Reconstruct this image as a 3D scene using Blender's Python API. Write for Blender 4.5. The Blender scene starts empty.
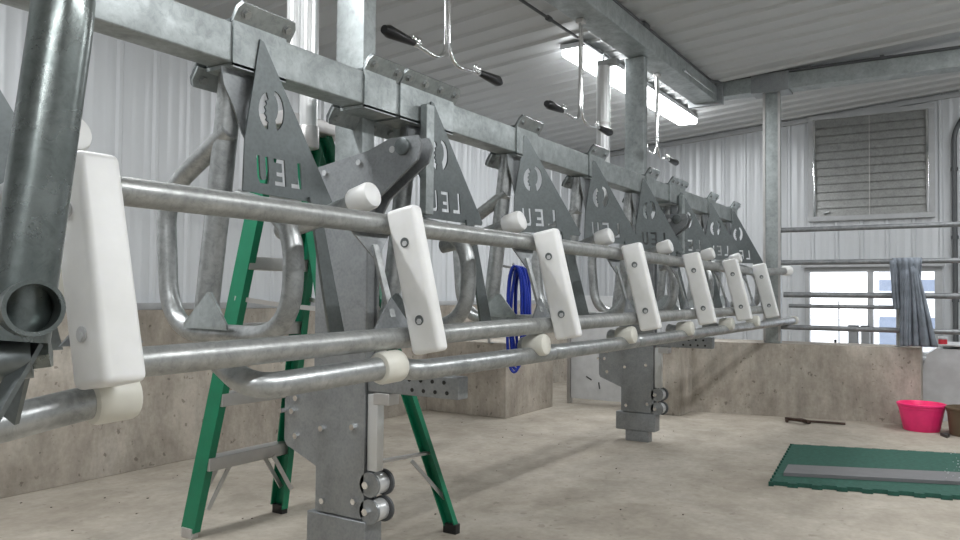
import bpy, bmesh, math, random
from mathutils import Vector, Matrix
random.seed(7)
S = bpy.context.scene
COL = S.collection
PI = math.pi

# ------------------------------------------------------------------ materials
def newmat(name):
    m = bpy.data.materials.new(name); m.use_nodes = True
    nt = m.node_tree; b = nt.nodes['Principled BSDF']
    return m, nt, b
def noise(nt, scale, detail=4, rough=.6, vec=None, dist=0):
    n = nt.nodes.new('ShaderNodeTexNoise'); n.inputs['Scale'].default_value = scale
    n.inputs['Detail'].default_value = detail; n.inputs['Roughness'].default_value = rough
    n.inputs['Distortion'].default_value = dist
    if vec: nt.links.new(vec, n.inputs['Vector'])
    return n
def ramp(nt, fac, stops):
    r = nt.nodes.new('ShaderNodeValToRGB'); e = r.color_ramp.elements
    while len(e) < len(stops): e.new(.5)
    for i, (p, c) in enumerate(stops):
        e[i].position = p; e[i].color = (*c, 1) if len(c) == 3 else c
    nt.links.new(fac, r.inputs['Fac']); return r
def coord(nt, scale=(1,1,1)):
    t = nt.nodes.new('ShaderNodeTexCoord'); m = nt.nodes.new('ShaderNodeMapping')
    m.inputs['Scale'].default_value = scale
    nt.links.new(t.outputs['Object'], m.inputs['Vector']); return m.outputs['Vector']
def bump(nt, b, h, strength, dist=.01):
    n = nt.nodes.new('ShaderNodeBump'); n.inputs['Strength'].default_value = strength
    n.inputs['Distance'].default_value = dist
    nt.links.new(h, n.inputs['Height']); nt.links.new(n.outputs['Normal'], b.inputs['Normal'])
def mixc(nt, fac, a, b_, mode='MIX'):
    n = nt.nodes.new('ShaderNodeMix'); n.data_type = 'RGBA'; n.blend_type = mode
    if hasattr(fac, 'links'): nt.links.new(fac, n.inputs['Factor'])
    else: n.inputs['Factor'].default_value = fac
    nt.links.new(a, n.inputs['A']); nt.links.new(b_, n.inputs['B']); return n.outputs['Result']

def galv(name, lo, hi, rough=.42, metal=.75, sc=14, fine=60, mott=.6):
    m, nt, b = newmat(name); v = coord(nt)
    n = noise(nt, sc, 5, .65, v, .4); n2 = nt.nodes.new('ShaderNodeTexVoronoi')
    n2.inputs['Scale'].default_value = fine; nt.links.new(v, n2.inputs['Vector'])
    r = ramp(nt, n.outputs['Fac'], [(.30, lo), (.70, hi)])
    rr = ramp(nt, n2.outputs['Distance'], [(0, (.88,.88,.88)), (.7, (1,1,1))])
    c = mixc(nt, 1.0, r.outputs['Color'], rr.outputs['Color'], 'MULTIPLY')
    n4 = noise(nt, sc*2.6, 5, .75, v, 1.2); r4 = ramp(nt, n4.outputs['Fac'], [(.34, (.62,.63,.63)), (.52, (.97,.97,.97)), (.72, (1,1,1))])
    c = mixc(nt, mott, c, r4.outputs['Color'], 'MULTIPLY')
    nt.links.new(c, b.inputs['Base Color'])
    b.inputs['Metallic'].default_value = metal
    q = ramp(nt, n.outputs['Fac'], [(.3, (rough+.1,)*3), (.75, (rough-.06,)*3)])
    nt.links.new(q.outputs['Color'], b.inputs['Roughness'])
    bump(nt, b, n.outputs['Fac'], .12, .004)
    return m
GALV = galv('galvanised_steel', (.34,.355,.355), (.56,.575,.575), .34)
GBEAM = galv('galvanised_beam', (.33,.36,.362), (.50,.54,.54), .42, .65, 11, 40, .5)
GDARK = galv('dull_steel_plate', (.175,.195,.197), (.225,.248,.250), .36, .8, 5, 80, .3)
GPLATE = galv('grey_zinc_plate', (.29,.305,.315), (.37,.388,.398), .42, .7, 6, 90, .4)
GTUBE = galv('galvanised_tube_thick', (.15,.175,.17), (.30,.33,.32), .26, .85, 10, 50)
RAIL = galv('galvanised_rail', (.33,.34,.335), (.50,.51,.50), .36, .65, 18, 70)

RAILF = galv('weathered_fence_pipe', (.20,.21,.22), (.32,.33,.34), .5, .5)
def plain(name, col, rough=.5, metal=0, **kw):
    m, nt, b = newmat(name)
    n = noise(nt, kw.get('sc', 12), 4, .6, coord(nt))
    k = kw.get('var', .08)
    r = ramp(nt, n.outputs['Fac'], [(.3, tuple(x*(1-k) for x in col)), (.7, tuple(min(1, x*(1+k)) for x in col))])
    nt.links.new(r.outputs['Color'], b.inputs['Base Color'])
    b.inputs['Roughness'].default_value = rough; b.inputs['Metallic'].default_value = metal
    return m
CHROME = plain('polished_chrome', (.82,.82,.82), .12, 1, var=.02)
ALU = plain('aluminium', (.55,.54,.53), .4, .7)
BRIGHT = plain('pale_cylinder_sleeve', (.68,.69,.69), .28, .45, var=.03)
BLACK = plain('black_rubber', (.012,.012,.013), .35)
DARK = plain('dark_pipe', (.10,.105,.11), .5, .3)
GREEN = plain('green_fibreglass', (.006,.175,.088), .38, 0, var=.1)
GMAT = plain('green_rubber_mat', (.018,.085,.062), .8, 0, var=.25, sc=40)
PINK = plain('pink_plastic', (.93,.035,.20), .4)
BROWN = plain('brown_plastic', (.12,.085,.05), .6)
BLUE = plain('blue_hose', (.01,.035,.36), .3)
CLOTH = plain('grey_blue_cloth', (.20,.225,.26), .9, 0, var=.35, sc=7)
RUST = plain('rusty_steel', (.07,.045,.035), .7, .3, var=.4)
RED = plain('red_plastic', (.55,.03,.05), .5)
PALE = plain('pale_grey_plastic', (.55,.56,.57), .5)
FRAME = plain('pale_window_frame', (.42,.43,.44), .5, .1)
WPANEL = plain('white_door_sheet', (.62,.63,.64), .45)
SLATM = plain('grey_plank', (.16,.16,.165), .6)
BLDG = plain('pale_house_siding', (.80,.82,.86), .8)
BBLUE = plain('blue_house_band', (.22,.26,.34), .7)
SNOW = plain('pale_ground', (.8,.82,.85), .9)

def white_plastic():
    m, nt, b = newmat('white_nylon'); n = noise(nt, 9, 4, .6, coord(nt))
    r = ramp(nt, n.outputs['Fac'], [(.3, (.76,.765,.75)), (.7, (.84,.845,.84))])
    nt.links.new(r.outputs['Color'], b.inputs['Base Color']); b.inputs['Roughness'].default_value = .38
    b.inputs['Subsurface Weight'].default_value = .15
    b.inputs['Subsurface Radius'].default_value = (.02,.02,.015)
    return m
NYLON = white_plastic()
CAPM = plain('cream_nylon_cap', (.70,.69,.62), .4, 0, var=.05)

def concrete(name, a, b1, c2, bm=.35, stain=1.0, sc=1.0, pits=.75):
    m, nt, b = newmat(name); v = coord(nt)
    n = noise(nt, 1.6*sc, 6, .62, v, .6); n2 = noise(nt, 28*sc, 4, .6, v)
    vs = coord(nt, (1, 1, .35)); n3 = noise(nt, 4*sc, 5, .7, vs)
    r = ramp(nt, n.outputs['Fac'], [(.28, a), (.52, b1), (.75, c2)])
    r2 = ramp(nt, n2.outputs['Fac'], [(.3, (.86,.86,.86)), (.7, (1.0,1.0,1.0))])
    k = 1-.28*stain
    r3 = ramp(nt, n3.outputs['Fac'], [(.30, (k,k,k*.98)), (.62, (1,1,1))])
    c = mixc(nt, 1.0, r.outputs['Color'], r2.outputs['Color'], 'MULTIPLY')
    c = mixc(nt, 1.0, c, r3.outputs['Color'], 'MULTIPLY')
    vo = nt.nodes.new('ShaderNodeTexVoronoi'); vo.inputs['Scale'].default_value = 9*sc
    vo.inputs['Randomness'].default_value = 1
    nt.links.new(v, vo.inputs['Vector'])
    r4 = ramp(nt, vo.outputs['Distance'], [(.03, (.45,.44,.42)), (.07, (1,1,1))])
    c = mixc(nt, .6, c, r4.outputs['Color'], 'MULTIPLY')
    n5 = noise(nt, 17*sc, 3, .5, v, .3); r5 = ramp(nt, n5.outputs['Fac'], [(.655, (1,1,1)), (.70, (.42,.40,.38))])
    c = mixc(nt, pits, c, r5.outputs['Color'], 'MULTIPLY')
    nt.links.new(c, b.inputs['Base Color']); b.inputs['Roughness'].default_value = .85
    bump(nt, b, n2.outputs['Fac'], bm, .004)
    return m
FLOOR = concrete('floor_concrete', (.36,.318,.262), (.455,.41,.345), (.53,.485,.42), .25, .95, 1.0, .35)
WALLC = concrete('wall_concrete', (.36,.315,.265), (.52,.47,.405), (.66,.615,.55), .5, 1.5, 1.4)
CAPC = concrete('smooth_concrete', (.40,.38,.34), (.46,.44,.40), (.52,.50,.46), .3, .6)

def siding_mat(name, col, rough=.35, metal=.1):
    m, nt, b = newmat(name); n = noise(nt, .8, 3, .5, coord(nt))
    r = ramp(nt, n.outputs['Fac'], [(.3, tuple(x*.95 for x in col)), (.7, col)])
    nt.links.new(r.outputs['Color'], b.inputs['Base Color'])
    b.inputs['Roughness'].default_value = rough; b.inputs['Metallic'].default_value = metal
    return m
SIDE = siding_mat('white_steel_siding', (.585,.605,.625), .38, .1)
CEILM = siding_mat('white_ceiling_sheet', (.565,.58,.59), .5, .05)

def glass():
    m = bpy.data.materials.new('window_glass'); m.use_nodes = True; nt = m.node_tree
    nt.nodes.remove(nt.nodes['Principled BSDF']); out = nt.nodes['Material Output']
    t = nt.nodes.new('ShaderNodeBsdfTransparent'); g = nt.nodes.new('ShaderNodeBsdfGlossy')
    g.inputs['Roughness'].default_value = .05; mx = nt.nodes.new('ShaderNodeMixShader')
    mx.inputs['Fac'].default_value = .06
    nt.links.new(t.outputs[0], mx.inputs[1]); nt.links.new(g.outputs[0], mx.inputs[2])
    nt.links.new(mx.outputs[0], out.inputs['Surface']); return m
GLASS = glass()
def emit(name, col, s):
    m, nt, b = newmat(name); b.inputs['Base Color'].default_value = (*col, 1)
    b.inputs['Emission Color'].default_value = (*col, 1); b.inputs['Emission Strength'].default_value = s
    return m
TUBE = emit('lit_diffuser', (.97,.99,1.0), 14)

# ------------------------------------------------------------------ mesh helpers
def V(*a): return Vector(a if len(a) > 1 else a[0])
class MB:
    def __init__(s): s.bm = bmesh.new()
    def box(s, x0, x1, y0, y1, z0, z1, bev=0):
        b = bmesh.new(); bmesh.ops.create_cube(b, size=1)
        for v in b.verts:
            v.co = Vector(((x0+x1)/2+v.co.x*(x1-x0), (y0+y1)/2+v.co.y*(y1-y0), (z0+z1)/2+v.co.z*(z1-z0)))
        if bev: bmesh.ops.bevel(b, geom=b.edges[:], offset=bev, segments=3, affect='EDGES', profile=.6)
        return s.add(b)
    def add(s, b, M=None):
        if M is not None: bmesh.ops.transform(b, matrix=M, verts=b.verts)
        me = bpy.data.meshes.new('t'); b.to_mesh(me); b.free(); s.bm.from_mesh(me); bpy.data.meshes.remove(me)
        return s
    def bar(s, p0, p1, w, t, up=(0,0,1), bev=0):     # a flat bar from p0 to p1, w wide across, t thick along up x dir
        p0, p1 = V(p0), V(p1); d = (p1-p0); L = d.length; d.normalize()
        a = d.cross(V(up)); a.normalize(); c = a.cross(d)
        b = bmesh.new(); bmesh.ops.create_cube(b, size=1)
        if bev:
            for v in b.verts: v.co = Vector((v.co.x*L, v.co.y*w, v.co.z*t))
            bmesh.ops.bevel(b, geom=b.edges[:], offset=bev, segments=2, affect='EDGES')
        else:
            for v in b.verts: v.co = Vector((v.co.x*L, v.co.y*w, v.co.z*t))
        M = Matrix((d, a, c)).transposed().to_4x4(); M.translation = (p0+p1)/2
        return s.add(b, M)
    def poly(s, pts, off):                            # a flat polygon given in 3-D, thickened by vector off
        bm = s.bm; off = V(off)
        A = [bm.verts.new(V(p)) for p in pts]; B = [bm.verts.new(V(p)+off) for p in pts]
        bm.faces.new(A); bm.faces.new(B[::-1]); n = len(pts)
        for i in range(n): bm.faces.new((A[i], B[i], B[(i+1) % n], A[(i+1) % n]))
        bmesh.ops.recalc_face_normals(bm, faces=bm.faces[:]); return s
    def tube(s, path, r, seg=18, caps=True, rr=None):
        P = [V(p) for p in path]; n = len(P); T = []
        for i in range(n):
            a = P[max(0, i-1)]; b = P[min(n-1, i+1)]; T.append((b-a).normalized())
        ref = V(0,0,1) if abs(T[0].z) < .9 else V(1,0,0)
        N = T[0].cross(ref).normalized(); rings = []
        for i in range(n):
            N = (N - T[i]*N.dot(T[i])).normalized(); B = T[i].cross(N); R = rr[i] if rr else r
            rings.append([s.bm.verts.new(P[i]+(N*math.cos(2*PI*k/seg)+B*math.sin(2*PI*k/seg))*R) for k in range(seg)])
        for i in range(n-1):
            for k in range(seg):
                s.bm.faces.new((rings[i][k], rings[i][(k+1) % seg], rings[i+1][(k+1) % seg], rings[i+1][k]))
        if caps:
            s.bm.faces.new(rings[0][::-1]); s.bm.faces.new(rings[-1])
        bmesh.ops.recalc_face_normals(s.bm, faces=s.bm.faces[:])
        return s
    def cyl(s, p0, p1, r, seg=20, bev=0):
        p0, p1 = V(p0), V(p1)
        if bev:
            d = (p1-p0).normalized()
            pts = [p0, p0+d*bev*.3, p0+d*bev, p1-d*bev, p1-d*bev*.3, p1]
            return s.tube(pts, r, seg, True, [r-bev, r-bev*.3, r, r, r-bev*.3, r-bev])
        return s.tube([p0, p1], r, seg)
    def pipe(s, p0, p1, r, ri, seg=28):               # open ended hollow pipe
        p0, p1 = V(p0), V(p1); d = (p1-p0).normalized()
        ref = V(0,0,1) if abs(d.z) < .9 else V(1,0,0); N = d.cross(ref).normalized(); B = d.cross(N)
        R = []
        for p, q in ((p0, r), (p1, r), (p1, ri), (p0, ri)):
            R.append([s.bm.verts.new(p+(N*math.cos(2*PI*k/seg)+B*math.sin(2*PI*k/seg))*q) for k in range(seg)])
        for i in range(4):
            for k in range(seg):
                s.bm.faces.new((R[i][k], R[i][(k+1) % seg], R[(i+1) % 4][(k+1) % seg], R[(i+1) % 4][k]))
        bmesh.ops.recalc_face_normals(s.bm, faces=s.bm.faces[:]); return s
    def build(s, name, mat, parent=None, loc=(0,0,0), ang=35):
        bmesh.ops.recalc_face_normals(s.bm, faces=s.bm.faces[:])
        me = bpy.data.meshes.new(name); s.bm.to_mesh(me); s.bm.free()
        me.materials.append(mat)
        for p in me.polygons: p.use_smooth = True
        me.set_sharp_from_angle(angle=math.radians(ang))
        o = bpy.data.objects.new(name, me); COL.objects.link(o)
        if loc != (0,0,0):
            me.transform(Matrix.Translation(-V(loc))); o.location = loc
        if parent:
            o.parent = parent
            # geometry is written in world space; make it local to the parent
            w = V(0,0,0); q = parent
            while q: w += q.location; q = q.parent
            me.transform(Matrix.Translation(-w))
        return o
def empty(name, loc, label, cat, group=None):
    o = bpy.data.objects.new(name, None); COL.objects.link(o); o.location = loc; o.empty_display_size = .1
    o['label'] = label; o['category'] = cat; o['kind'] = 'thing'
    if group: o['group'] = group
    return o
def tag(o, label, cat, group=None, kind='thing'):
    o['label'] = label; o['category'] = cat; o['kind'] = kind
    if group: o['group'] = group
    return o
def struct(o): o['kind'] = 'structure'; return o
def dup(root, loc, label):
    r = root.copy(); COL.objects.link(r); r.location = loc; r['label'] = label
    for ch in list(root.children):
        c = ch.copy(); COL.objects.link(c); c.parent = r
        for g in list(ch.children):
            d = g.copy(); COL.objects.link(d); d.parent = c
    return r
def fillet(pts, rad, n=8):
    P = [V(p) for p in pts]; out = [P[0]]
    for i in range(1, len(P)-1):
        r = rad[i-1] if isinstance(rad, (list, tuple)) else rad
        a = (P[i-1]-P[i]); b = (P[i+1]-P[i]); la, lb = a.length, b.length; a.normalize(); b.normalize()
        d = min(r, la*.49, lb*.49)
        A = P[i]+a*d; B = P[i]+b*d
        for k in range(n+1):
            t = k/n; out.append(A*(1-t)**2+P[i]*2*t*(1-t)+B*t*t)
    out.append(P[-1]); return out
def cut_plate(name, outer, holes, y, th, mat, parent):
    """plate in the XZ plane with stencilled holes"""
    cu = bpy.data.curves.new(name+'_outline', 'CURVE'); cu.dimensions = '2D'; cu.fill_mode = 'BOTH'; cu.extrude = th/2
    for pts in [outer]+holes:
        sp = cu.splines.new('POLY'); sp.points.add(len(pts)-1)
        for i, (x, z) in enumerate(pts): sp.points[i].co = (x, z, 0, 1)
        sp.use_cyclic_u = True
    tmp = bpy.data.objects.new('tmp', cu); COL.objects.link(tmp)
    dg = bpy.context.evaluated_depsgraph_get(); dg.update()
    me = bpy.data.meshes.new_from_object(tmp.evaluated_get(dg)); me.name = name
    bpy.data.objects.remove(tmp); bpy.data.curves.remove(cu)
    me.transform(Matrix.Rotation(PI/2, 4, 'X')); me.transform(Matrix.Translation((0, y, 0)))
    me.materials.clear(); me.materials.append(mat)
    o = bpy.data.objects.new(name, me); COL.objects.link(o); o.parent = parent
    w = V(parent.location); me.transform(Matrix.Translation(-w))
    return o

# ------------------------------------------------------------------ the room
CZ = lambda y: 2.978-.074*y
XW = 8.6       # far wall
YL = 3.95      # left siding
def rib_profile(a0, a1, pitch=.229, h=.014, minor=.2, wd=1.0):
    """list of (along, height) of steel siding: a tall rib per pitch and two low ones between"""
    pts = []; k0 = math.floor(a0/pitch)-1; k1 = math.ceil(a1/pitch)+1
    for k in range(k0, k1+1):
        c = k*pitch
        pts += [(c-.022*wd, 0), (c-.010*wd, h), (c+.010*wd, h), (c+.022*wd, 0)]
        for f in (1/3., 2/3.):
            d = c+pitch*f
            if minor: pts += [(d-.014, 0), (d-.007, h*minor), (d+.007, h*minor), (d+.014, 0)]
    pts = [p for p in pts if a0 < p[0] < a1]
    def at(a):
        c = round(a/pitch)*pitch; d = abs(a-c)
        return h if d < .010*wd else (h*(1-(d-.010*wd)/(.012*wd)) if d < .022*wd else 0)
    return [(a0, at(a0))]+pts+[(a1, at(a1))]
def siding(mb, axis, fixed, sign, a0, a1, z0, z1):
    P = rib_profile(a0, a1); bm = mb.bm; prev = None
    for a, h in P:
        f = fixed+sign*h
        lo = (a, f, z0) if axis == 'x' else (f, a, z0); hi = (lo[0], lo[1], z1)
        cur = (bm.verts.new(lo), bm.verts.new(hi))
        if prev: bm.faces.new((prev[0], cur[0], cur[1], prev[1]))
        prev = cur
def backing(mb, x0, x1, y0, y1, z0, z1): mb.box(x0, x1, y0, y1, z0, z1)

# floor
m = MB(); m.box(-3.6, 9.2, -3.6, 4.3, -.12, 0); struct(m.build('floor', FLOOR))
# left wall: concrete base and siding above
m = MB(); m.box(-3.6, 5.35, 3.90, 4.3, 0, .885, .006); struct(m.build('wall_left_base', WALLC))
m = MB(); m.box(5.35, 8.6, 3.93, 4.3, 0, .885); struct(m.build('wall_left_far_base', WALLC))
m = MB(); siding(m, 'x', YL+.05, -1, -3.6, XW+.1, .88, 3.25); backing(m, -3.6, XW+.1, YL+.051, YL+.15, .88, 3.25)
struct(m.build('wall_left', SIDE))
m = MB(); m.box(-3.6, 8.6, 3.925, 3.999, .886, .925, .004); struct(m.build('trim_1', FRAME))
# concrete pier jutting out of the left wall
m = MB(); m.box(5.30, 6.12, 3.12, 3.90, 0, .60, .01); struct(m.build('wall_left_pier', WALLC))
# far concrete wall with its stepped corner
m = MB(); m.poly([(6.57, 2.02, 0), (6.93, .33, 0), (7.25, .33, 0), (7.10, 2.02, 0)], (0,0,.60)); struct(m.build('wall_far_base', WALLC))
m = MB(); m.box(6.25, 6.6, 2.02, 2.50, 0, .60, .01); m.box(6.6, 7.0, 2.02, 2.50, 0, .60); struct(m.build('wall_far_base_step', WALLC))
# far siding with the openings for window and louvre
W0, W1, WZ0, WZ1 = .225, 1.45, .42, 1.29
L0, L1, LZ0, LZ1 = .275, 1.41, 1.765, 2.865
m = MB()
for (a, b, z0, z1) in ((-3.6, W0, 0, 3.25), (W1, YL+.1, 0, 3.25), (W0, W1, 0, WZ0), (W0, W1, WZ1, LZ0), (L1, W1, LZ0, 3.25), (W0, L0, LZ0, 3.25), (L0, L1, LZ1, 3.25)):
    siding(m, 'y', XW, -1, a, b, z0, z1); backing(m, XW+.001, XW+.10, a, b, z0, z1)
struct(m.build('wall_far', SIDE))
m = MB(); siding(m, 'x', -3.5, 1, -3.6, XW+.1, 0, 3.3); backing(m, -3.6, XW+.1, -3.6, -3.501, 0, 3.3); struct(m.build('wall_right', SIDE))
m = MB(); siding(m, 'y', -3.5, 1, -3.5, YL+.1, 0, 3.3); backing(m, -3.6, -3.501, -3.5, YL+.1, 0, 3.3); struct(m.build('wall_back', SIDE))
# ceiling of ribbed sheet, ribs running across, rising to the right
m = MB(); P = rib_profile(-3.6, XW+.1, .229, .018, 0, 1.6); prev = None
for a, h in P:
    cur = (m.bm.verts.new((a, 4.1, CZ(4.1)-h)), m.bm.verts.new((a, -3.6, CZ(-3.6)-h)))
    if prev: m.bm.faces.new((prev[0], cur[0], cur[1], prev[1]))
    prev = cur
m.poly([(-3.6, 4.1, CZ(4.1)+.001), (XW+.1, 4.1, CZ(4.1)+.001), (XW+.1, -3.6, CZ(-3.6)+.001), (-3.6, -3.6, CZ(-3.6)+.001)], (0,0,.1))
struct(m.build('ceiling', CEILM))
m = MB(); m.bar((XW-.02, -3.4, CZ(-3.4)-.045), (XW-.02, 3.9, CZ(3.9)-.045), .03, .04); struct(m.build('trim_2', FRAME))

# window in the far wall
w = MB()
fr = .045
w.box(XW-.03, XW+.06, W0, W1, WZ1-fr, WZ1, .003); w.box(XW-.03, XW+.06, W0, W1, WZ0, WZ0+fr, .003)
w.box(XW-.03, XW+.06, W0, W0+fr+.015, WZ0+fr, WZ1-fr, .003); w.box(XW-.03, XW+.06, W1-fr, W1, WZ0+fr, WZ1-fr, .003)
w.box(XW-.03, XW+.06, .815, .865, WZ0+fr, WZ1-fr, .003)
w.box(XW-.075, XW-.03, W0-.03, W1+.03, WZ1+.0, WZ1+.035, .003)
win = struct(w.build('window_1', FRAME))
for (a, b) in ((W0+fr+.015, .815), (.865, W1-fr)):
    g = MB(); g.box(XW+.02, XW+.026, a, b, WZ0+fr, WZ1-fr); g.build('pane', GLASS, win)
g = MB(); g.box(XW+.005, XW+.018, 1.125, 1.137, WZ0+fr, .95); g.build('glazing_bar', FRAME, win)
g = MB(); g.box(XW-.16, XW+.03, W0-.02, W1+.02, WZ0-.03, WZ0+.005, .004); g.build('window_sill', FRAME, win)

# louvred vent above it
lv = empty('louvred_vent', (XW, .84, LZ0), 'large square grey louvred vent high on the far ribbed wall', 'vent')
m = MB(); f = .05
m.box(XW-.05, XW+.03, L0, L1, LZ1-f, LZ1, .004); m.box(XW-.05, XW+.03, L0, L1, LZ0, LZ0+f, .004)
m.box(XW-.05, XW+.03, L0, L0+f, LZ0+f, LZ1-f, .004); m.box(XW-.05, XW+.03, L1-f, L1, LZ0+f, LZ1-f, .004)
m.build('frame', FRAME, lv)
m = MB(); n = 12; hh = (LZ1-LZ0-2*f)/n
for i in range(n):
    z = LZ0+f+hh*i
    m.poly([(XW-.034, L0+f+.02, z), (XW-.034, L1-f-.02, z), (XW-.016, L1-f-.02, z+hh+.004), (XW-.016, L0+f+.02, z+hh+.004)], (.004, 0, .0))
m.build('louvre_slats', galv('louvre_steel', (.36,.365,.355), (.44,.445,.435), .42, .6), lv)
m = MB(); m.box(XW-.040, XW-.030, .835, .843, LZ0+f, LZ1-f); m.build('mullion', ALU, lv)
for y in (L0+f, L1-f-.022):
    m = MB(); m.box(XW-.056, XW-.02, y, y+.022, LZ0+f, LZ1-f, .002); m.build('side_glare_strip', CHROME, lv)  # bright strips imitate the light glare down both sides of the vent
m = MB(); m.box(XW+.0, XW+.02, L0+f, L1-f, LZ0+f, LZ1-f); m.build('back_sheet', DARK, lv)
m = MB(); m.bar((XW-.05, 1.21, LZ0+.095), (XW-.05, 1.27, LZ0+.08), .03, .012); m.build('pull_tab', PALE, lv)

# white door sheet in the gap beyond the pier
d = MB(); d.box(6.40, 6.44, 2.52, 3.08, .05, .98, .004); d = struct(d.build('door_1', WPANEL))
m = MB()
for (y, z, a) in ((2.95,.50,.9),(2.62,.30,1.1),(2.9,.24,.5),(2.7,.52,.4),(2.8,.18,1.4)):
    m.bar((6.398, y-.03*math.cos(a), z-.03*math.sin(a)), (6.398, y+.03*math.cos(a), z+.03*math.sin(a)), .012, .004, (1,0,0))
m.build('scuff_marks', DARK, d)
m = MB(); m.box(6.39, 6.45, 3.085, 3.115, 0, 1.0, .003); struct(m.build('door_1_jamb', ALU))

# outside: pale ground and a neighbouring house
m = MB(); m.box(8.9, 40, -14, 18, -.3, -.1); tag(m.build('snowy_yard', SNOW), 'bright snowy ground outside the far window', 'ground', kind='stuff')
hs = empty('neighbour_house', (16, -.6, -.1), 'pale building with blue bands outside the right window pane', 'building')
m = MB(); m.box(16, 19, -5, 1.42, -.1, 1.75); m.build('wall', BLDG, hs)
m = MB(); m.box(15.97, 16, -5, 1.42, 1.10, 1.30); m.box(15.97, 16, -5, 1.42, .1, .62); m.build('blue_band', BBLUE, hs)
m = MB(); m.poly([(15.8, -5.2, 1.75), (15.8, 1.6, 1.75), (17.5, 1.6, 2.4), (17.5, -5.2, 2.4)], (0,0,.06))
m.poly([(19.2, -5.2, 1.75), (19.2, 1.6, 1.75), (17.5, 1.6, 2.4), (17.5, -5.2, 2.4)], (0,0,.06)); m.build('roof', BLDG, hs)

# ------------------------------------------------------------------ beams, columns
m = MB(); m.box(-3.4, 7.22, 1.80, 1.90, 1.662, 1.780, .008)
bt = tag(m.build('support_beam', GBEAM), 'long square galvanised beam carrying the row of hanging stall dividers', 'beam')
m = MB(); m.box(-3.4, 6.70, 1.83, 2.03, 2.665, 2.80, .008)
ob = tag(m.build('overhead_beam', GBEAM), 'thick galvanised overhead beam running lengthwise under the ceiling', 'beam')
m = MB(); m.box(6.70, 6.86, -3.4, 2.05, 2.715, 2.845, .006)
cb = tag(m.build('cross_beam', GBEAM), 'galvanised cross beam under the ceiling above the far column', 'beam')
m = MB(); m.box(6.66, 6.70, 1.78, 2.08, 2.64, 2.84, .004); m.build('splice_plate', GPLATE, cb)
m = MB(); m.box(6.68, 6.88, 1.25, 1.55, 2.700, 2.86, .004); m.build('saddle_plate', GPLATE, cb)

col = empty('far_column', (6.75, 1.395, .6), 'tall galvanised column standing on the far concrete wall', 'column')
m = MB(); m.box(6.735, 6.80, 1.33, 1.46, .602, 2.70, .004); m.build('column_shaft', GBEAM, col)
m = MB(); m.box(6.728, 6.737, 1.325, 1.345, .62, 2.70); m.box(6.728, 6.737, 1.445, 1.465, .62, 2.70); m.build('edge_flange', ALU, col)

def make_post(X, label, full):
    """lifting post; X is the near face of the lower casing"""
    xc = X+.09
    t = empty('lift_post', (X+.06, 1.92, 0), label, 'post', 'lift posts carrying the support beam')
    m = MB(); m.box(xc, xc+.07, 1.905, 2.045, .65, 2.663, .006); m.build('column_shaft', GBEAM, t)
    m = MB(); m.box(X+.012, X+.060, 1.81, 2.02, .17, 1.44, .004); m.box(X+.074, xc+.03, 1.91, 2.02, 1.0, 1.44); m.build('inner_sleeve', GPLATE, t)
    prof = [(2.045,1.46),(1.80,1.50),(1.70,1.535),(1.58,1.535),(1.565,1.50),(1.58,1.45),(1.75,1.33),(1.80,1.25),(1.80,.215),(1.815,.20),(2.03,.20),(2.03,.36),(2.185,.42),(2.195,.44),(2.195,.59),(2.16,.64),(2.045,.655)]
    m = MB(); m.poly([(X, y, z) for y, z in prof], (.010,0,0)); m.build('cheek_plate', GPLATE, t)
    m = MB(); m.poly([(X+.062, y, z) for y, z in prof], (.010,0,0)); m.build('cheek_plate', GPLATE, t)
    m = MB(); m.box(X-.008, X+.085, 1.785, 2.065, .075, .195, .006); m.build('base_box', GPLATE, t)
    m = MB(); m.box(X+.005, X+.075, 1.835, 2.0, .0, .075, .004); m.build('base_foot', GPLATE, t)
    m = MB(); m.box(X+.012, X+.05, 1.752, 1.797, .37, .64, .004); m.build('slide_strip', BRIGHT, t)
    for z in (.325, .232):
        m = MB(); m.cyl((X+.012, 1.770, z), (X+.064, 1.770, z), .038, 24, .004); r = m.build('roller', BRIGHT, t)
        m = MB(); m.cyl((X+.000, 1.775, z), (X+.010, 1.775, z), .043, 24); m.build('near_flange', GPLATE, r)
        m = MB(); m.cyl((X+.064, 1.765, z), (X+.074, 1.765, z), .046, 24); m.build('far_flange', DARK, r)
        m = MB(); m.cyl((X-.012, 1.785, z), (X+.002, 1.785, z), .014, 6); m.build('bolt', CHROME, r)
    # arm towards the stall rails, with two rows of holes
    m = MB(); m.box(X+.012, X+.07, 1.41, 1.80, .648, .722, .006); arm = m.build('support_arm', GPLATE, t)
    for k in range(4):
        for j in range(2):
            m = MB(); m.cyl((X+.0105, 1.60-.048*k+.012*j, .668+.034*j), (X+.0135, 1.60-.048*k+.012*j, .668+.034*j), .007, 10)
            m.build('hole', BLACK, arm)
    m = MB(); m.box(X+.01, X+.07, 1.70, 1.77, .605, .646, .004); m.build('catch_block', ALU, t)
    for (y, z) in ((2.00,1.435),(1.835,1.46),(2.15,.55),(1.85,.52),(2.0,.50),(1.99,.24),(1.84,.26),(2.13,.60),(2.13,.46)):
        m = MB(); m.cyl((X-.012, y, z), (X+.001, y, z), .0115, 6); m.build('bolt', CHROME, t)
    m = MB(); m.cyl((X-.014, 1.64, 1.50), (X+.001, 1.64, 1.50), .030, 24, .003); m.build('pivot_boss', GDARK, t)
    m = MB(); m.cyl((X-.002, 1.69, 1.495), (X+.001, 1.69, 1.495), .012, 16); m.build('hole', BRIGHT, t)
    m = MB(); m.cyl((X-.03, 2.19, .55), (X, 2.19, .55), .009, 8); m.build('hex_screw', CHROME, t)
    return t
make_post(2.08, 'nearest galvanised lift post with rollers and a perforated arm', False)
make_post(5.01, 'far galvanised lift post whose foot stands on open floor', True)

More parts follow.
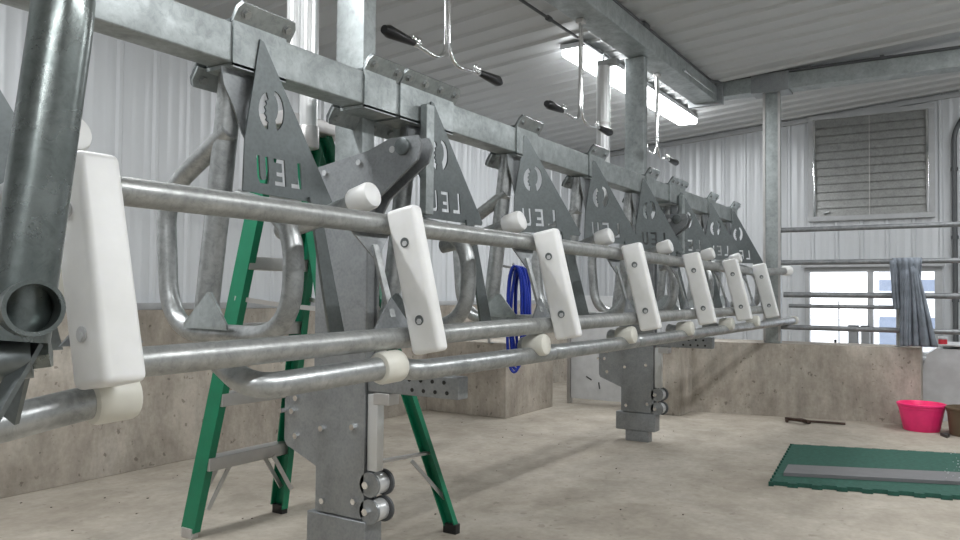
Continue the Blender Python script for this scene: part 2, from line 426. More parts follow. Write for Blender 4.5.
def lift_cylinder(x, ys, z0, label, R=.034):
    t = empty('lift_cylinder', (x, ys[0], z0), label, 'cylinder', 'pneumatic lift cylinders')
    for k, y in enumerate(ys):
        m = MB(); m.cyl((x, y, z0+.07 if k == 0 else z0+.3), (x, y, 2.60), R, 28); m.build('barrel', BRIGHT, t)
    m = MB(); m.cyl((x, ys[0], z0), (x, ys[0], z0+.085), R+.007, 28, .006); m.build('end_cap', ALU, t)
    m = MB(); m.cyl((x, ys[0], 2.18), (x, ys[0], 2.20), R+.003, 28); m.build('band', ALU, t)
    m = MB(); m.box(x-.03, x+.03, ys[0]-.11, ys[-1]+.04, 2.60, 2.64, .006); m.tube(fillet([(x, ys[0], 2.64), (x, ys[0], 2.70), (x, 2.03, 2.70)], .03), .008, 8); m.build('top_bracket', GALV, t)
    return t
lift_cylinder(2.10, (2.115, 2.190), 1.54, 'pair of bright upright cylinders behind the nearest lift post')
lift_cylinder(5.0, (2.165,), 1.50, 'single pale upright cylinder behind the far lift post', .048)

# ------------------------------------------------------------------ beam clamps
def make_clamp(x0, x1, nb):
    t = empty('beam_clamp', ((x0+x1)/2, 1.85, 1.662), '', 'clamp', 'bolted clamps on the support beam')
    m = MB()   # front half: tilted top lug, front sheet, bottom sheet
    def lug(y0, z0_, y1, z1, a, b_):
        return [(a, y0, z0_), (b_, y0, z0_), (b_, y0+(y1-y0)*.7, z0_+(z1-z0_)*.7), (b_-.012, y1, z1), (a+.012, y1, z1), (a, y0+(y1-y0)*.7, z0_+(z1-z0_)*.7)]
    m.box(x0, x1-.02, 1.792, 1.799, 1.652, 1.784)
    m.poly(lug(1.798, 1.778, 1.762, 1.832, x0, x1), (0, .005, .004))
    m.box(x0, x1-.02, 1.792, 1.915, 1.648, 1.660)
    m.poly(lug(1.908, 1.656, 1.944, 1.604, x0-.03, x1-.02), (0, .006, .004))
    m.build('front_half', GBEAM, t)
    m = MB()   # rear half
    m.poly(lug(1.806, 1.782, 1.770, 1.838, x0+.002, x1+.002), (0, .005, .004))
    m.box(x0, x1-.02, 1.806, 1.912, 1.782, 1.792); m.box(x0, x1-.02, 1.902, 1.912, 1.662, 1.792)
    m.poly(lug(1.912, 1.668, 1.952, 1.610, x0-.03, x1-.02), (0, .006, .004))
    m.build('rear_half', GDARK, t)
    nrm = V(0, -.83, -.55)
    for k in range(nb):
        x = x0+.032+(x1-x0-.065)*k/max(1, nb-1)
        c = V(x, 1.778, 1.808)
        m = MB(); m.cyl(c, c+nrm*.013, .0120, 6); m.cyl(c, c+nrm*.003, .016, 16); m.build('bolt', GALV, t)
        c = V(x-.03, 1.928, 1.628)
        m = MB(); m.cyl(c, c+nrm*.013, .0120, 6); m.build('lower_bolt', GALV, t)
    return t
c0 = make_clamp(1.476, 1.70, 2)
c0['label'] = 'nearest two-bolt clamp on the support beam, above the first logo plate'
for x, lab in ((3.13,'two-bolt beam clamp above the third logo plate from the left'),
               (3.95,'two-bolt beam clamp above the fourth logo plate from the left'),
               (6.28,'two-bolt beam clamp second from the far end of the support beam'),
               (7.00,'two-bolt beam clamp at the very far end of the support beam')):
    dup(c0, (x+.112, 1.85, 1.662), lab)
c1 = make_clamp(2.05, 2.245, 2); c1['label'] = 'two-bolt clamp holding the support beam to the nearest lift post'
dup(c1, (4.95, 1.85, 1.662), 'two-bolt clamp holding the support beam to the far lift post')
c2 = make_clamp(2.252, 2.62, 4); c2['label'] = 'long four-bolt clamp beside the nearest lift post'
dup(c2, (5.50, 1.85, 1.662), 'long four-bolt clamp beyond the far lift post')

# ------------------------------------------------------------------ stall dividers with stencilled logo plates
def arc(cx, cz, rx, rz, a0, a1, n=14):
    return [(cx+rx*math.cos(a0+(a1-a0)*i/n), cz+rz*math.sin(a0+(a1-a0)*i/n)) for i in range(n+1)]
def divider(X):
    t = empty('stall_divider', (X, 1.80, .85), '', 'stall divider', 'hanging stall dividers with stencilled logo plates')
    # logo plate
    outer = [(X, 1.752), (X+.014, 1.748), (X+.318, 1.296), (X+.312, 1.284), (X-.055, 1.292), (X-.05, 1.45)]
    H = []
    cx, cz = X+.048, 1.548
    R = math.radians
    # right fat crescent and left thin jagged arc of the ring emblem
    H.append(arc(cx+.010, cz, .042, .062, R(-72), R(88)) + arc(cx+.006, cz+.008, .020, .040, R(80), R(-60)))
    L = arc(cx-.006, cz-.004, .044, .058, R(108), R(262), 10)
    Lb = arc(cx-.004, cz-.002, .020, .042, R(255), R(112), 10)
    Lb = [(x+(.005 if i % 2 else -.003), z) for i, (x, z) in enumerate(Lb)]
    H.append(L+Lb)
    # mirrored stencil letters, seen from behind: U, E, L read right to left
    z0, z1 = 1.322, 1.404
    def sh(pts, x): return [(X+x+px*1.0-(pz)*.10, z0+pz) for px, pz in pts]
    h = z1-z0
    H.append(sh([(0,.018),(.008,.0),(.040,.0),(.046,.014),(.046,h),(.034,h),(.034,.016),(.028,.011),(.016,.011),(.012,.02),(.012,h),(0,h)], -.012+.012))
    H.append(sh([(.045,0),(.045,h),(0,h),(0,h-.013),(.031,h-.013),(.031,.042),(.008,.042),(.008,.029),(.031,.029),(.031,.013),(0,.013),(0,0)], .068))
    H.append(sh([(.045,0),(.045,h),(.030,h),(.030,.014),(0,.014),(0,0)], .135))
    cut_plate('logo_plate', outer, H, 1.788, .006, GDARK, t)
    m = MB(); m.tube([(X-.040, 1.862, 1.655), (X-.045, 1.90, 1.30), (X-.055, 1.945, .89)], .036, 24); m.build('hanger_pipe', GALV, t)
    m = MB(); m.poly([(X-.11, 1.822, 1.650), (X+.02, 1.822, 1.650), (X+.02, 1.822, 1.40), (X-.03, 1.822, 1.47), (X-.065, 1.822, 1.545), (X-.10, 1.822, 1.60)], (0, .006, 0)); m.build('hanger_gusset', GPLATE, t)
    x = X-.07
    path = fillet([(x+.02, 1.855, 1.475), (x, 2.125, 1.30), (x, 2.09, .872), (x, 1.562, .872), (x, 1.556, 1.20), (x+.03, 1.82, 1.27)], [.11, .16, .17, .20], 10)
    m = MB(); m.tube(path, .029, 20); m.build('loop_tube', GALV, t)
    g = x-.026
    m = MB(); m.poly([(g-.004, 1.975, .888), (g-.02, 1.765, .888), (g-.02, 1.765, .902), (g-.004, 1.855, .995), (g, 1.875, .995), (g-.004, 1.975, .902)], (-.007, 0, 0)); m.build('foot_gusset', GBEAM, t)
    m = MB(); m.poly([(X+.205, 1.776, 1.30), (X+.245, 1.776, 1.30), (X+.37, 1.770, .86), (X+.30, 1.770, .86)], (0, .010, 0)); m.build('tapered_strut', GDARK, t)
    return t
names = ['leftmost stall divider, mostly hidden behind the thick pipe', 'first fully visible stall divider, its large logo plate left of the nearest post',
 'second stall divider, logo plate right of the nearest post', 'third stall divider from the left, with logo plate above the blue hose',
 'fourth stall divider from the left, between third divider and far post', 'fifth stall divider from the left, hanging at the far lift post',
 'sixth stall divider, the first beyond the far lift post', 'seventh stall divider, next to last at the far end',
 'last stall divider at the far end of the support beam']
XS = [.62, 1.57, 2.44, 3.20, 4.0, 4.78, 5.56, 6.33, 7.06]
d1 = divider(1.57); d1['label'] = names[1]
divs = {1: d1}
for i, X in enumerate(XS):
    if i != 1: divs[i] = dup(d1, (X, 1.80, .85), names[i])
for i, a in ((2, 8), (3, 33), (4, 35), (5, 36), (6, 38), (7, 40), (8, 40)):
    for ch in divs[i].children:
        if ch.name.split('.')[0] in ('logo_plate', 'tapered_strut'): ch.rotation_euler.z = -math.radians(a)
for i in (2, 6):
    X = XS[i]; m = MB(); m.box(X-.075, X-.025, 1.752, 1.784, 1.30, 1.725, .004)
    m.build('edge_flange', GBEAM, divs[i])

# ------------------------------------------------------------------ front rails
rl = empty('front_rail', (.76, 1.40, 1.19), 'long upper galvanised rail along the white bumper pads', 'rail', 'long rails of the gate')
m = MB(); m.tube(fillet([(.765, 1.40, 1.193), (3.4, 1.40, 1.190), (6.30, 1.40, 1.178), (6.66, 1.27, 1.20)], .1), .0292, 24); m.build('rail_tube', RAIL, rl)
m = MB(); m.cyl((6.63, 1.281, 1.199), (6.71, 1.252, 1.203), .040, 20, .01); m.build('end_cap', NYLON, rl)
rl = empty('front_rail', (.79, 1.32, .88), 'long lower galvanised rail along the white bumper pads', 'rail', 'long rails of the gate')
m = MB(); m.tube(fillet([(.785, 1.32, .862), (2.1, 1.32, .880), (3.9, 1.32, .889), (6.25, 1.32, .891)], .1), .0292, 24); m.build('rail_tube', RAIL, rl)
m = MB(); m.cyl((6.24, 1.32, .891), (6.30, 1.32, .891), .033, 20, .006); m.build('end_cap', GALV, rl)

def pad(X, w, label):
    t = empty('bumper_pad', (X+w/2, 1.26, .82), label, 'bumper pad', 'white bumper pads on the front rails')
    b = bmesh.new(); bmesh.ops.create_cube(b, size=1)
    for v in b.verts:
        z = .828+(v.co.z+.5)*.395; yb = 1.372-(1.225-z)*.25      # rear face follows the leaning rails
        yy = yb if v.co.y > 0 else yb-.096
        z2 = z+(.018 if (v.co.y < 0) else 0)
        v.co = Vector((X+(v.co.x+.5)*w, yy, z2))
    bmesh.ops.bevel(b, geom=b.edges[:], offset=.014, segments=5, affect='EDGES', profile=.5)
    m = MB(); m.add(b); m.build('pad_block', NYLON, t, ang=85)
    for z in (1.135, .925):
        y = 1.372-(1.225-z)*.25-.051
        m = MB(); m.cyl((X-.003, y, z), (X+.001, y, z), .0135, 16); r = m.build('bolt_recess', PALE if w > .06 else GDARK, t)
        m = MB(); m.cyl((X-.006, y-.002, z-.003), (X-.002, y-.002, z-.003), .008, 6); m.build('bolt', PALE, r)
    return t
PX = [.728, 1.658, 2.508, 3.362, 4.262, 5.094, 5.915]
PL = ['largest and nearest white bumper pad, beside the thick leaning pipe', 'second white bumper pad, in front of the nearest lift post',
 'third white bumper pad from the left, just right of the blue hose', 'fourth white bumper pad, the middle one of seven',
 'fifth white bumper pad, just right of the far lift post', 'sixth white bumper pad, next to last at the far end', 'last and smallest-looking white bumper pad, at the rail ends']
pad(PX[0], .080, PL[0])
p1 = pad(PX[1], .046, PL[1])
for X, L in zip(PX[2:], PL[2:]): dup(p1, (X+.023, 1.26, .82), L)

def bracket(X, bx, ux=0, uz=0, lx=0, lz=0, sz=.782):
    t = empty('rail_bracket', (X, 1.34, .76), '', 'bracket', 'tube brackets with round end caps behind the pads')
    # upper stub with round cap
    m = MB(); m.tube(fillet([(X, 1.80, 1.185), (X, 1.68, 1.205), (X+ux+.01, 1.505, 1.258+uz)], .08), .027, 20, True); st = m.build('stub_tube', GALV, t)
    m = MB(); m.cyl((X+ux+.01, 1.515, 1.256+uz), (X+ux+.012, 1.435, 1.280+uz), .040, 26, .014); m.build('end_cap', NYLON, st)
    # belly bar below the lower rail with round cap
    m = MB(); m.tube(fillet(([(X-bx+.03, 1.50, .842), (X-bx, 1.35, sz), (X+lx-.10, 1.305, .800+lz)] if bx < .6 else [(X-bx+.03, 1.48, .80), (X-bx, 1.345, .775), (X+.06, 1.34, .775)]), .13, 10), .030, 20); bb = m.build('belly_bar', GALV, t)
    m = MB()
    if bx < .6: m.cyl((X+lx-.115, 1.306, .799+lz), (X+lx-.035, 1.298, .803+lz), .043, 26, .010)
    else: m.cyl((X-.07, 1.375, .806), (X-.07, 1.285, .816), .040, 26, .013)
    m.build('end_cap', CAPM, bb)
    # tie between the two rails
    m = MB(); m.poly([(X-.11, 1.408, 1.165), (X+.05, 1.408, 1.165), (X-.03, 1.385, 1.085)], (0, .006, 0)); m.build('upper_gusset', GPLATE, t)
    m = MB(); m.poly([(X-.10, 1.33, .90), (X+.06, 1.33, .90), (X-.015, 1.345, .985)], (0, .006, 0)); m.build('lower_gusset', GPLATE, t)
    m = MB(); m.bar((X-.03, 1.395, 1.13), (X-.02, 1.338, .93), .022, .010, (0,1,0)); m.build('tie_bar', GALV, t)
    return t
b1 = bracket(1.675, .50); b2 = bracket(2.545, .80)
BL = ['nearest rail bracket, its caps showing above and below the nearest pad', 'second rail bracket, round cap beside the second white pad',
      'third rail bracket, behind the third white pad', 'fourth rail bracket, behind the middle white pad', 'fifth rail bracket, behind the fifth white pad',
      'sixth rail bracket, behind the sixth white pad', 'seventh rail bracket, behind the last white pad']
b1['label'] = BL[1]
KX = [.838, 1.675, 2.545, 3.41, 4.28, 5.14, 5.86]
br = {}
b2['label'] = BL[2]; b0 = bracket(.838, .50, -.035, .022, .055, .004, .735); b0['label'] = BL[0]
for i, X in enumerate(KX): br[i] = b1 if i == 1 else (b2 if i == 2 else b0 if i == 0 else dup(b2, (X, 1.34, .76), BL[i]))
m = MB(); m.cyl((.80, 1.47, 1.005), (.785, 1.40, 1.0), .037, 22, .008); m.build('middle_cap', CAPM, br[0])
m = MB(); m.tube([(5.90, 1.34, .775), (6.90, 1.26, .790)], .03, 20); e = m.build('belly_bar', GALV, br[6])
m = MB(); m.cyl((6.88, 1.2616, .7897), (6.96, 1.255, .791), .036, 20, .008); m.build('end_cap', CAPM, e)

# thick leaning pipe in the foreground, its open branch pointing at the viewer
fp = empty('leaning_pipe', (.60, 1.15, .9), 'very thick leaning galvanised pipe in the left foreground', 'pipe')
m = MB(); m.tube(fillet([(.575, 1.150, .925), (.640, 1.15, 1.50), (.66, 1.30, 1.70), (.66, 1.80, 1.73)], .16, 8), .0435, 32); m.build('main_pipe', GTUBE, fp)
m = MB(); m.pipe((.592, 1.18, .967), (.560, 1.075, .974), .039, .033, 36); m.build('open_branch', GTUBE, fp)
m = MB(); m.cyl((.592, 1.172, .967), (.586, 1.150, .968), .0335, 24); m.build('bore_shade_disc', BLACK, fp)  # black disc stands in for the shade inside the open branch
m = MB(); m.cyl((.588, 1.17, .90), (.622, 1.145, .905), .022, 6); m.build('hex_bolt', GTUBE, fp)
m = MB(); m.cyl((.52, 1.20, .89), (.60, 1.155, .90), .030, 18); m.build('pivot_pin', GDARK, fp)
for a, b in (((.60, 1.15, .92), (.50, 1.12, .77)), ((.60, 1.17, .91), (.615, 1.24, .80))):
    m = MB(); m.bar(a, b, .028, .008, (1, .3, 0)); m.build('brace_bar', GDARK, fp)

# ------------------------------------------------------------------ overhead spray handles on chrome hooks
def hooks(X, label):
    t = empty('chrome_hanger', (X, 1.98, 2.665), label, 'hanger', 'chrome twin-arm hangers with black grips')
    for s, off in ((-1, -.014), (1, .014)):
        k = 1 if s > 0 else .92
        path = fillet([(X+off, 1.98, 2.665), (X+off, 1.98, 2.03+(.0 if s > 0 else .0)), (X+s*.25*k, 1.98, 2.052)], .13, 10)
        m = MB(); m.tube(path, .0085, 12); a = m.build('arm_tube', CHROME, t)
        g0 = V(X+s*.265*k, 1.98, 2.056)
        m = MB(); m.tube([g0, g0+V(s*.02, 0, 0), g0+V(s*.07, 0, 0), g0+V(s*.17, 0, .0), g0+V(s*.20, 0, 0)], .02, 16, True, [.013, .016, .020, .027, .018]); m.build('grip', BLACK, a)
        m = MB(); m.cyl(g0+V(-s*.03,0,0), g0+V(s*.005,0,0), .014, 12, .003)
        for q in (-.030, -.002): m.cyl(g0+V(s*q,0,.0), g0+V(s*q,0,.032), .012, 10, .004)
        m.build('valve_fitting', CHROME, a)
    m = MB(); m.box(X-.025, X+.025, 1.955, 2.005, 2.64, 2.666, .004); m.build('mount', ALU, t)
    return t
h = hooks(2.82, 'nearest chrome hanger with two black grips')
dup(h, (4.23, 1.98, 2.665), 'middle chrome hanger with black grips, left of the far post')
dup(h, (5.58, 1.98, 2.665), 'farthest chrome hanger with black grips, right of the far post')

# ------------------------------------------------------------------ ladder
ld = empty('step_ladder', (2.35, 2.25, 0), 'green fibreglass step ladder standing behind the nearest lift post', 'ladder')
FL, FR = (V(2.018, 2.675, .03), V(2.119, 2.35, 1.64)), (V(2.49, 2.636, .03), V(2.416, 2.35, 1.65))
BL_, BR_ = (V(2.225, 1.955, .03), V(2.19, 2.27, 1.64)), (V(2.684, 1.83, .03), V(2.36, 2.27, 1.65))
def crail(a, b, s, name):
    m = MB(); d = (b-a).normalized(); ax = V(1,0,0); n = d.cross(ax).normalized()
    w, f, th = (.078, .034, .006)
    if name == 'rear_rail': w, f = .055, .028
    pr = [(-w/2,0),(w/2,0),(w/2,f),(w/2-th,f),(w/2-th,th),(-w/2+th,th),(-w/2+th,f),(-w/2,f)]
    A = [m.bm.verts.new(a+n*p-ax*q*s) for p, q in pr]; B = [m.bm.verts.new(b+n*p-ax*q*s) for p, q in pr]
    m.bm.faces.new(A); m.bm.faces.new(B[::-1])
    for i in range(8): m.bm.faces.new((A[i], B[i], B[(i+1) % 8], A[(i+1) % 8]))
    r = m.build(name, GREEN, ld)
    m = MB(); c = a+V(0,0,.01)-ax*s*.012; m.box(c.x-.017, c.x+.017, c.y-.032, c.y+.032, 0, .04, .003); m.build('rubber_foot', BLACK if s > 0 or name == 'rear_rail' else ALU, r)
    return r
crail(*FL, -1, 'front_rail_side'); crail(*FR, 1, 'front_rail_side'); crail(*BL_, -1, 'rear_rail'); crail(*BR_, 1, 'rear_rail')
def on(seg, z): t = (z-seg[0].z)/(seg[1].z-seg[0].z); return seg[0].lerp(seg[1], t)
for z in (.30, .56, .84, 1.11, 1.38):
    a, b = on(FL, z), on(FR, z); m = MB()
    m.box(a.x+.004, b.x-.004, (a.y+b.y)/2-.034, (a.y+b.y)/2+.034, z-.026, z+.026, .004); m.build('tread', ALU, ld)
a, b = on(FL, .30), on(FR, .30)
for p, s in ((a, 1), (b, -1)):
    for dy in (-.035, .03):
        m = MB(); m.bar((p.x+s*.12, p.y+dy, .285), (p.x+s*.012, p.y+dy, .12), .018, .006, (0,1,0)); m.build('knee_brace', ALU, ld)
for z in (.33, .85, 1.3):
    a, b = on(BL_, z), on(BR_, z); m = MB(); m.bar(a, b, .026, .010, (0,0,1)); m.build('rear_crossbar', ALU, ld)
a, b = on(BR_, .32), on(BR_, .14)
m = MB(); m.bar(a+V(-.13, 0, .0), b, .016, .005, (0,1,0)); m.build('rear_brace', ALU, ld)
for F_, B_ in ((FL, BL_), (FR, BR_)):
    a, b = on(F_, .97), on(B_, .93); md = (a+b)/2+V(.06 if F_ is FL else -.06, 0, -.01)
    m = MB(); m.bar(a, md, .018, .006, (1,0,0)); m.bar(md, b, .018, .006, (1,0,0)); m.build('spreader', ALU, ld)
m = MB(); m.box(2.08, 2.45, 2.22, 2.40, 1.645, 1.70, .01); m.build('top_cap', ALU, ld)

# ------------------------------------------------------------------ blue hose coil hanging at the pier
hc = empty('hose_coil', (5.25, 3.0, .37), 'coil of bright blue hose hanging in front of the concrete pier', 'hose')
m = MB(); pts = []
for k in range(7):
    for q in range(40):
        a = 2*PI*(q/40); ex = .052+.012*math.sin(k*2.1); ez = .41-.012*k
        pts.append((5.17+.022*k-.03*math.sin(a), 2.97+ex*math.sin(a)+.006*math.sin(3*a+k), .80+.01*k+ez*math.cos(a)))
m.tube(pts, .0115, 10); m.build('hose_loops', BLUE, hc)
m = MB(); m.tube(fillet([(5.25, 3.25, 1.235), (5.25, 2.985, 1.19), (5.18, 2.985, 1.19), (5.17, 2.985, 1.23)], .03), .010, 10); m.tube([(5.25, 3.25, 1.235), (5.25, 3.25, .60), (5.40, 3.25, .59)], .012, 10); m.build('hose_hook', GALV, hc)

# ------------------------------------------------------------------ fence rails on the far wall
FY0 = -2.4
for k, (z, y1, r) in enumerate(((1.543, 1.33, .021), (1.272, 1.33, .021), (1.006, 1.31, .023), (.738, 1.33, .021), (.914, 1.27, .016))):
    lab = ['topmost pipe rail of the far fence', 'second pipe rail from the top of the far fence', 'third long pipe rail, crossing the middle of the bright window',
           'lowest long pipe rail just above the far concrete wall', 'short thin pipe rail ending behind the hanging overalls'][k]
    y0 = FY0 if k < 4 else .476
    fx = lambda y: 6.762+(1.33-y)*.20; fz = lambda y: 1+(z-1)*fx(y)/6.762
    m = MB(); m.cyl((fx(y0), y0, fz(y0)), (fx(y1), y1, fz(y1)), r, 18); tag(m.build('fence_rail', RAILF), lab, 'rail', 'pipe rails of the far fence')
fpst = MB(); fpst.cyl((6.965, .475, .602), (6.965, .475, 1.26), .024, 16); tag(fpst.build('fence_post', GALV), 'slim upright pipe partly covered by the hanging overalls', 'post')

# overalls hanging from the fence
def overalls():
    t = empty('hanging_overalls', (6.88, .43, .64), 'grey blue overalls draped over the far fence rails', 'clothing')
    def sheet(y0f, y1f, z0, z1, x0, seed, name):
        bm = bmesh.new(); nu, nv = 26, 30; g = []
        for i in range(nu+1):
            row = []
            for j in range(nv+1):
                u, v = i/nu, j/nv; z = z1+(z0-z1)*v
                y = y0f(v)+(y1f(v)-y0f(v))*u
                x = x0+.16-.035*math.sin(u*PI)*(1-.3*v)-.014*math.sin(u*17+seed+2*v)*(.3+v)-.008*math.sin(u*31+v*5+seed)
                if v < .06: x += .03*(1-v/.06)
                row.append(bm.verts.new((x, y, z)))
            g.append(row)
        for i in range(nu):
            for j in range(nv): bm.faces.new((g[i][j], g[i+1][j], g[i+1][j+1], g[i][j+1]))
        m = MB(); m.bm.free(); m.bm = bm; o = m.build(name, CLOTH, t, ang=180)
        s = o.modifiers.new('thick', 'SOLIDIFY'); s.thickness = .008
    sheet(lambda v: .52-.10*v**.7, lambda v: .31+.03*v, .80, 1.30, 6.72, 1, 'bib')
    sheet(lambda v: .46-.0*v, lambda v: .385-.0*v, .615, 1.22, 6.70, 4, 'trouser_leg')
    sheet(lambda v: .40-.01*v, lambda v: .35-.14*v, .615, 1.24, 6.705, 9, 'trouser_leg')
    sheet(lambda v: .535-.03*v, lambda v: .49-.04*v, .90, 1.28, 6.725, 2, 'strap')
overalls()

# things on the window sill
for (y, w_, h_, lab) in ((.985, .085, .27, 'left dark box standing on the far window sill'), (.875, .075, .27, 'right dark box standing on the far window sill')):
    t = empty('sill_box', (8.50, y, .427), lab, 'box', 'boxes on the window sill')
    m = MB(); m.box(8.46, 8.56, y-w_/2, y+w_/2, .427, .427+h_, .006); m.build('box_body', plain('box_grey', (.30,.31,.32), .6), t)
    m = MB(); m.box(8.455, 8.565, y-w_/2-.003, y+w_/2+.003, .427+h_-.03, .427+h_+.012, .005); m.build('lid', DARK, t)
t = empty('sill_bottle', (8.50, 1.15, .427), 'small dark bottle standing on the far window sill', 'bottle')
m = MB(); m.tube([(8.50,1.15,.427),(8.50,1.15,.50),(8.50,1.15,.52),(8.50,1.15,.535)], .02, 16, True, [.024,.024,.018,.010]); m.build('bottle_body', DARK, t)
m = MB(); m.cyl((8.50,1.15,.535), (8.50,1.15,.56), .013, 14, .002); m.build('cap', BLACK, t)

# conduit pipe on the far wall, near the right edge
m = MB(); m.tube(fillet([(8.55, .115, .52), (8.55, .115, 2.62), (8.55, -.10, 2.84), (8.55, -.5, 2.90)], .2, 8), .022, 16); cd = tag(m.build('wall_conduit', DARK), 'dark vertical conduit pipe on the far wall at the right edge', 'conduit')
for z in (.95, 1.55, 2.2):
    m = MB(); m.cyl((8.55, .115, z), (8.55, .115, z+.03), .028, 16); m.box(8.56, 8.60, .085, .145, z, z+.03); m.build('pipe_strap', DARK, cd)
# conduits overhead
m = MB(); m.tube(fillet([(-3, 1.845, 2.815), (6.60, 1.845, 2.815), (6.715, 1.70, 2.862), (6.715, -3.2, 2.862)], .1), .013, 10); cd = tag(m.build('beam_conduit', DARK), 'dark cable conduit running along the top of the overhead beams', 'conduit')
m = MB()
m.box(4.9, 5.0, 1.825, 1.87, 2.801, 2.835, .004); m.build('conduit_clip', DARK, cd)
m = MB(); m.box(6.70, 6.735, .55, .58, 2.85, 2.885, .003); m.build('conduit_clip', DARK, cd)
m = MB(); m.cyl((-3, 2.262, 2.76), (5.3, 2.262, 2.76), .010, 10); cd = tag(m.build('ceiling_conduit', DARK), 'thin conduit along the ceiling leading to the bright lamp', 'conduit')
m = MB(); m.cyl((4.33, 2.262, 2.76), (4.37, 2.262, 2.76), .018, 12); m.build('coupling', DARK, cd)
m = MB(); m.tube([(6.55, 1.828, 2.72), (5.75, 1.815, 2.70)], .007, 8); m.cyl((5.74, 1.815, 2.70), (5.70, 1.815, 2.70), .014, 10); tag(m.build('actuator_rod', CHROME), 'thin bright rod along the side of the overhead beam', 'rod')

# ------------------------------------------------------------------ lamps
def lamp(x0, x1, y, label, power):
    z = CZ(y)-.018
    t = empty('tube_lamp', ((x0+x1)/2, y, z), label, 'lamp', 'ceiling tube lamps')
    m = MB(); m.box(x0, x1, y-.10, y+.10, z-.035, z, .004); m.build('housing', PALE, t)
    m = MB(); m.box(x0+.01, x1-.01, y-.095, y+.095, z-.085, z-.035, .022); m.build('diffuser', TUBE, t)
    l = bpy.data.lights.new('lamp_light', 'AREA'); l.shape = 'RECTANGLE'; l.size = x1-x0-.05; l.size_y = .13; l.energy = power; l.color = (.97,.985,1)
    o = bpy.data.objects.new('lamp_light', l); COL.objects.link(o); o.location = ((x0+x1)/2, y, z-.092)
    l.use_shadow = True
lamp(4.93, 7.60, 2.37, 'long glowing ceiling tube lamp behind the far lift post', 34)
lamp(-.6, 1.9, 2.37, 'ceiling tube lamp above the left wall, out of view', 40)
lamp(1.0, 3.5, -.9, 'ceiling tube lamp over the walkway, out of view', 60)
lamp(5.0, 7.5, -.9, 'far ceiling tube lamp over the walkway, out of view', 50)
lamp(-2.9, -.4, -.9, 'rear ceiling tube lamp over the walkway, out of view', 50)

# ------------------------------------------------------------------ things on the floor
# green interlocking mat, trapezoid-cut, with jigsaw edges
def jig(a, b, n, amp, lead=.25):
    a, b = V(*a, 0), V(*b, 0); d = (b-a); L = d.length; d.normalize(); nn = V(d.y, -d.x, 0); out = []
    for k in range(n):
        s0 = L*k/n; st = L/n
        for f, o in ((0, 0), (.22, 0), (.16, 1), (.5-.0, 1.0), (.84, 1), (.78, 0)): out.append(a+d*(s0+st*f)+nn*amp*o)
    return [(p.x, p.y) for p in out]
c = [(4.25, .90), (5.42, 1.01), (6.22, -1.55), (4.92, -1.60)]
pts = jig(c[0], c[3], 22, -.024)+jig(c[3], c[2], 12, -.014)+jig(c[2], c[1], 26, -.010)+jig(c[1], c[0], 14, -.014)
m = MB(); m.poly([(x, y, .0) for x, y in pts], (0,0,.022)); mt = tag(m.build('rubber_mat', GMAT), 'green rubber floor mat with jigsaw edges on the concrete floor', 'mat')
m = MB(); sl = [(4.36, .845), (4.70, .895), (5.55, -1.2), (5.10, -1.2)]
m.poly([(4.43,.86,.023),(4.66,.88,.023),(5.52,-1.2,.023),(5.24,-1.2,.023)], (0,0,.018)); pk = tag(m.build('grey_plank', SLATM), 'long flat grey strip lying on top of the green mat', 'strip')
# crumbs of debris on the mat
m = MB()
for k in range(90):
    y = .12-abs(random.gauss(0, .25)); x = 4.55+(.9-y)*.3+random.random()*1.0
    z = .0222+(.019 if 4.43+(.86-y)*.40 < x < 4.66+(.88-y)*.41 else 0); s = random.uniform(.002, .005)
    m.box(x, x+s, y, y+s*1.6, z, z+s*.8)
for (x, y) in ((4.55,.66),): m.box(x, x+.008, y, y+.008, .0222, .028)
tag(m.build('white_debris', PALE), 'scattered white crumbs on the right part of the green mat', 'debris', kind='stuff')
m = MB()
for k in range(110):
    x, y = random.uniform(1.6, 6.4), random.uniform(-.2, 3.8)
    if 4.1 < x < 6.3 and y < 1.05: continue
    if x > 5.2 and y > 3.0: continue
    s = random.uniform(.002, .0055); m.box(x, x+s*1.6, y, y+s, .0, s*.6)
tag(m.build('floor_grit', RUST), 'small dark bits of grit strewn over the concrete floor', 'debris', kind='stuff')

def bucket(x, y, rb, rt, h, mat, label, name):
    t = empty(name, (x, y, 0), label, 'bucket')
    m = MB(); seg = 40
    prof = [(rb*.96, .0), (rb, .006), (rt*.97, h-.035), (rt*1.0, h-.032), (rt*1.0, h-.02), (rt*1.045, h-.012), (rt*1.05, h), (rt*1.0, h+.003), (rt*.95, h-.012), (rb*.94, .014), (0.001, .012)]
    R = [[m.bm.verts.new((x+r*math.cos(2*PI*k/seg), y+r*math.sin(2*PI*k/seg), z)) for k in range(seg)] for r, z in prof]
    for i in range(len(R)-1):
        for k in range(seg): m.bm.faces.new((R[i][k], R[i][(k+1) % seg], R[i+1][(k+1) % seg], R[i+1][k]))
    m.bm.faces.new(R[0]); m.build('bucket_body', mat, t)
    if mat is PINK: return t
    m = MB(); m.tube([(x+rt*1.06*math.cos(a), y+rt*1.06*math.sin(a), h-.03-.05*math.sin(a*1.0-PI*1.0)) for a in [PI*(1+k/20) for k in range(21)]], .004, 8); m.build('handle', ALU if mat is PINK else DARK, t)
    return t
bucket(6.68, .315, .122, .158, .20, PINK, 'bright pink plastic bucket at the end of the far concrete wall', 'feed_bucket')
bucket(6.62, .005, .13, .150, .20, BROWN, 'brown bucket at the right edge beside the pink bucket', 'feed_bucket')
m = MB(); m.poly([(6.40,.145,0),(6.50,.19,0),(6.52,.155,0),(6.48,.13,0)], (0,0,.02)); tag(m.build('black_scrap', BLACK), 'black scrap on the floor between the pink and brown buckets', 'scrap')
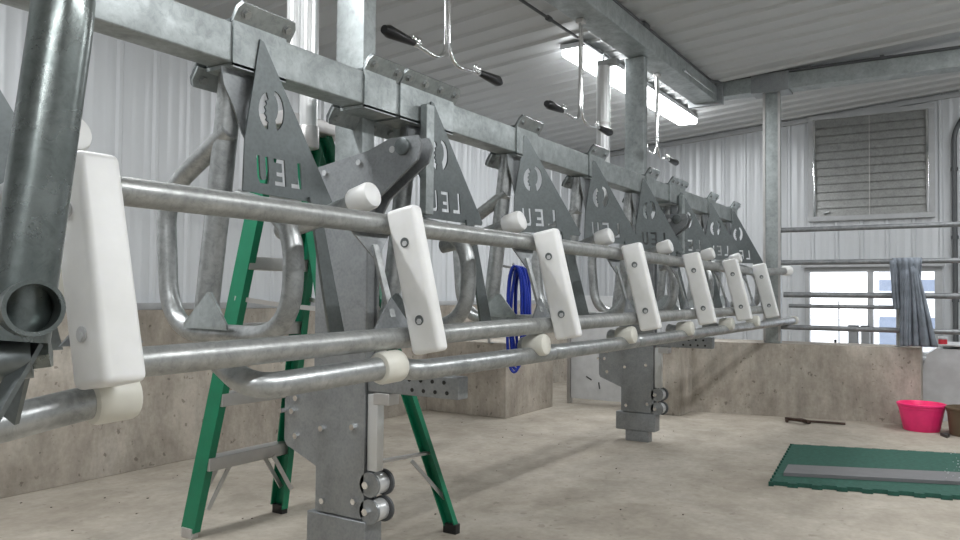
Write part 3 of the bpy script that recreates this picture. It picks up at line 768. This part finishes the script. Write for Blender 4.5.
# pale bin behind the bucket
bn = empty('pale_bin', (7.3, -.1, 0), 'pale grey slant-sided bin behind the pink bucket', 'bin')
m = MB(); m.poly([(7.27, .40, 0), (7.27, .395, .16), (7.27, .30, .53), (7.27, .24, .575), (7.27, -.6, .60), (7.27, -.6, 0)], (.5, 0, 0)); m.build('bin_body', PALE, bn)
m = MB(); m.box(7.262, 7.78, -.6, .22, .60, .615, .006); m.build('lid', WPANEL, bn)
rt_ = empty('red_tub', (7.22, .235, .60), 'small red and white tub on the pale bin', 'tub')
m = MB(); m.cyl((7.32,.19,.615), (7.32,.19,.655), .032, 18, .004); m.build('tub_body', RED, rt_)
m = MB(); m.cyl((7.32,.19,.655), (7.32,.19,.675), .034, 18, .004); m.build('lid', PALE, rt_)
# rusty pipe wrench and rod by the far wall
wr = empty('long_clamp', (6.55, 1.1, 0), 'rusty clamp with long thin rod lying by the far wall', 'tool')
m = MB(); m.tube([(6.50, 1.12, .016), (6.56, .82, .014)], .009, 10); m.build('rod', RUST, wr)
m = MB(); m.tube(fillet([(6.42, 1.22, .016), (6.53, 1.24, .016), (6.55, 1.13, .016), (6.45, 1.06, .016)], .03), .013, 10); m.bar((6.46, 1.235, .03), (6.40, 1.06, .03), .03, .02); m.build('clamp_head', RUST, wr)

# ------------------------------------------------------------------ camera, world, view
cam = bpy.data.cameras.new('camera'); co = bpy.data.objects.new('camera', cam); COL.objects.link(co)
F = 770.; yaw = math.atan(490/770.); pitch = math.atan(22.7/770.); roll = math.atan(.0088)
f0 = V(math.cos(yaw), math.sin(yaw), 0); r0 = V(math.sin(yaw), -math.cos(yaw), 0); u0 = V(0,0,1)
f = f0*math.cos(pitch)+u0*math.sin(pitch); u = u0*math.cos(pitch)-f0*math.sin(pitch)
r = r0*math.cos(roll)+u*math.sin(roll); u = r.cross(f)
Mx = Matrix((r, u, -f)).transposed().to_4x4(); Mx.translation = (0, 0, 1.0); co.matrix_world = Mx
cam.sensor_fit = 'HORIZONTAL'; cam.sensor_width = 36; cam.lens = 36*F/960; cam.clip_start = .02
S.camera = co
w = bpy.data.worlds.new('world'); S.world = w; w.use_nodes = True
bg = w.node_tree.nodes['Background']; bg.inputs['Color'].default_value = (.93,.96,1,1); bg.inputs['Strength'].default_value = 3.0
vs = S.view_settings; vs.view_transform = 'Standard'; vs.look = 'None'; vs.exposure = 0.0; vs.gamma = 1; vs.use_curve_mapping = False
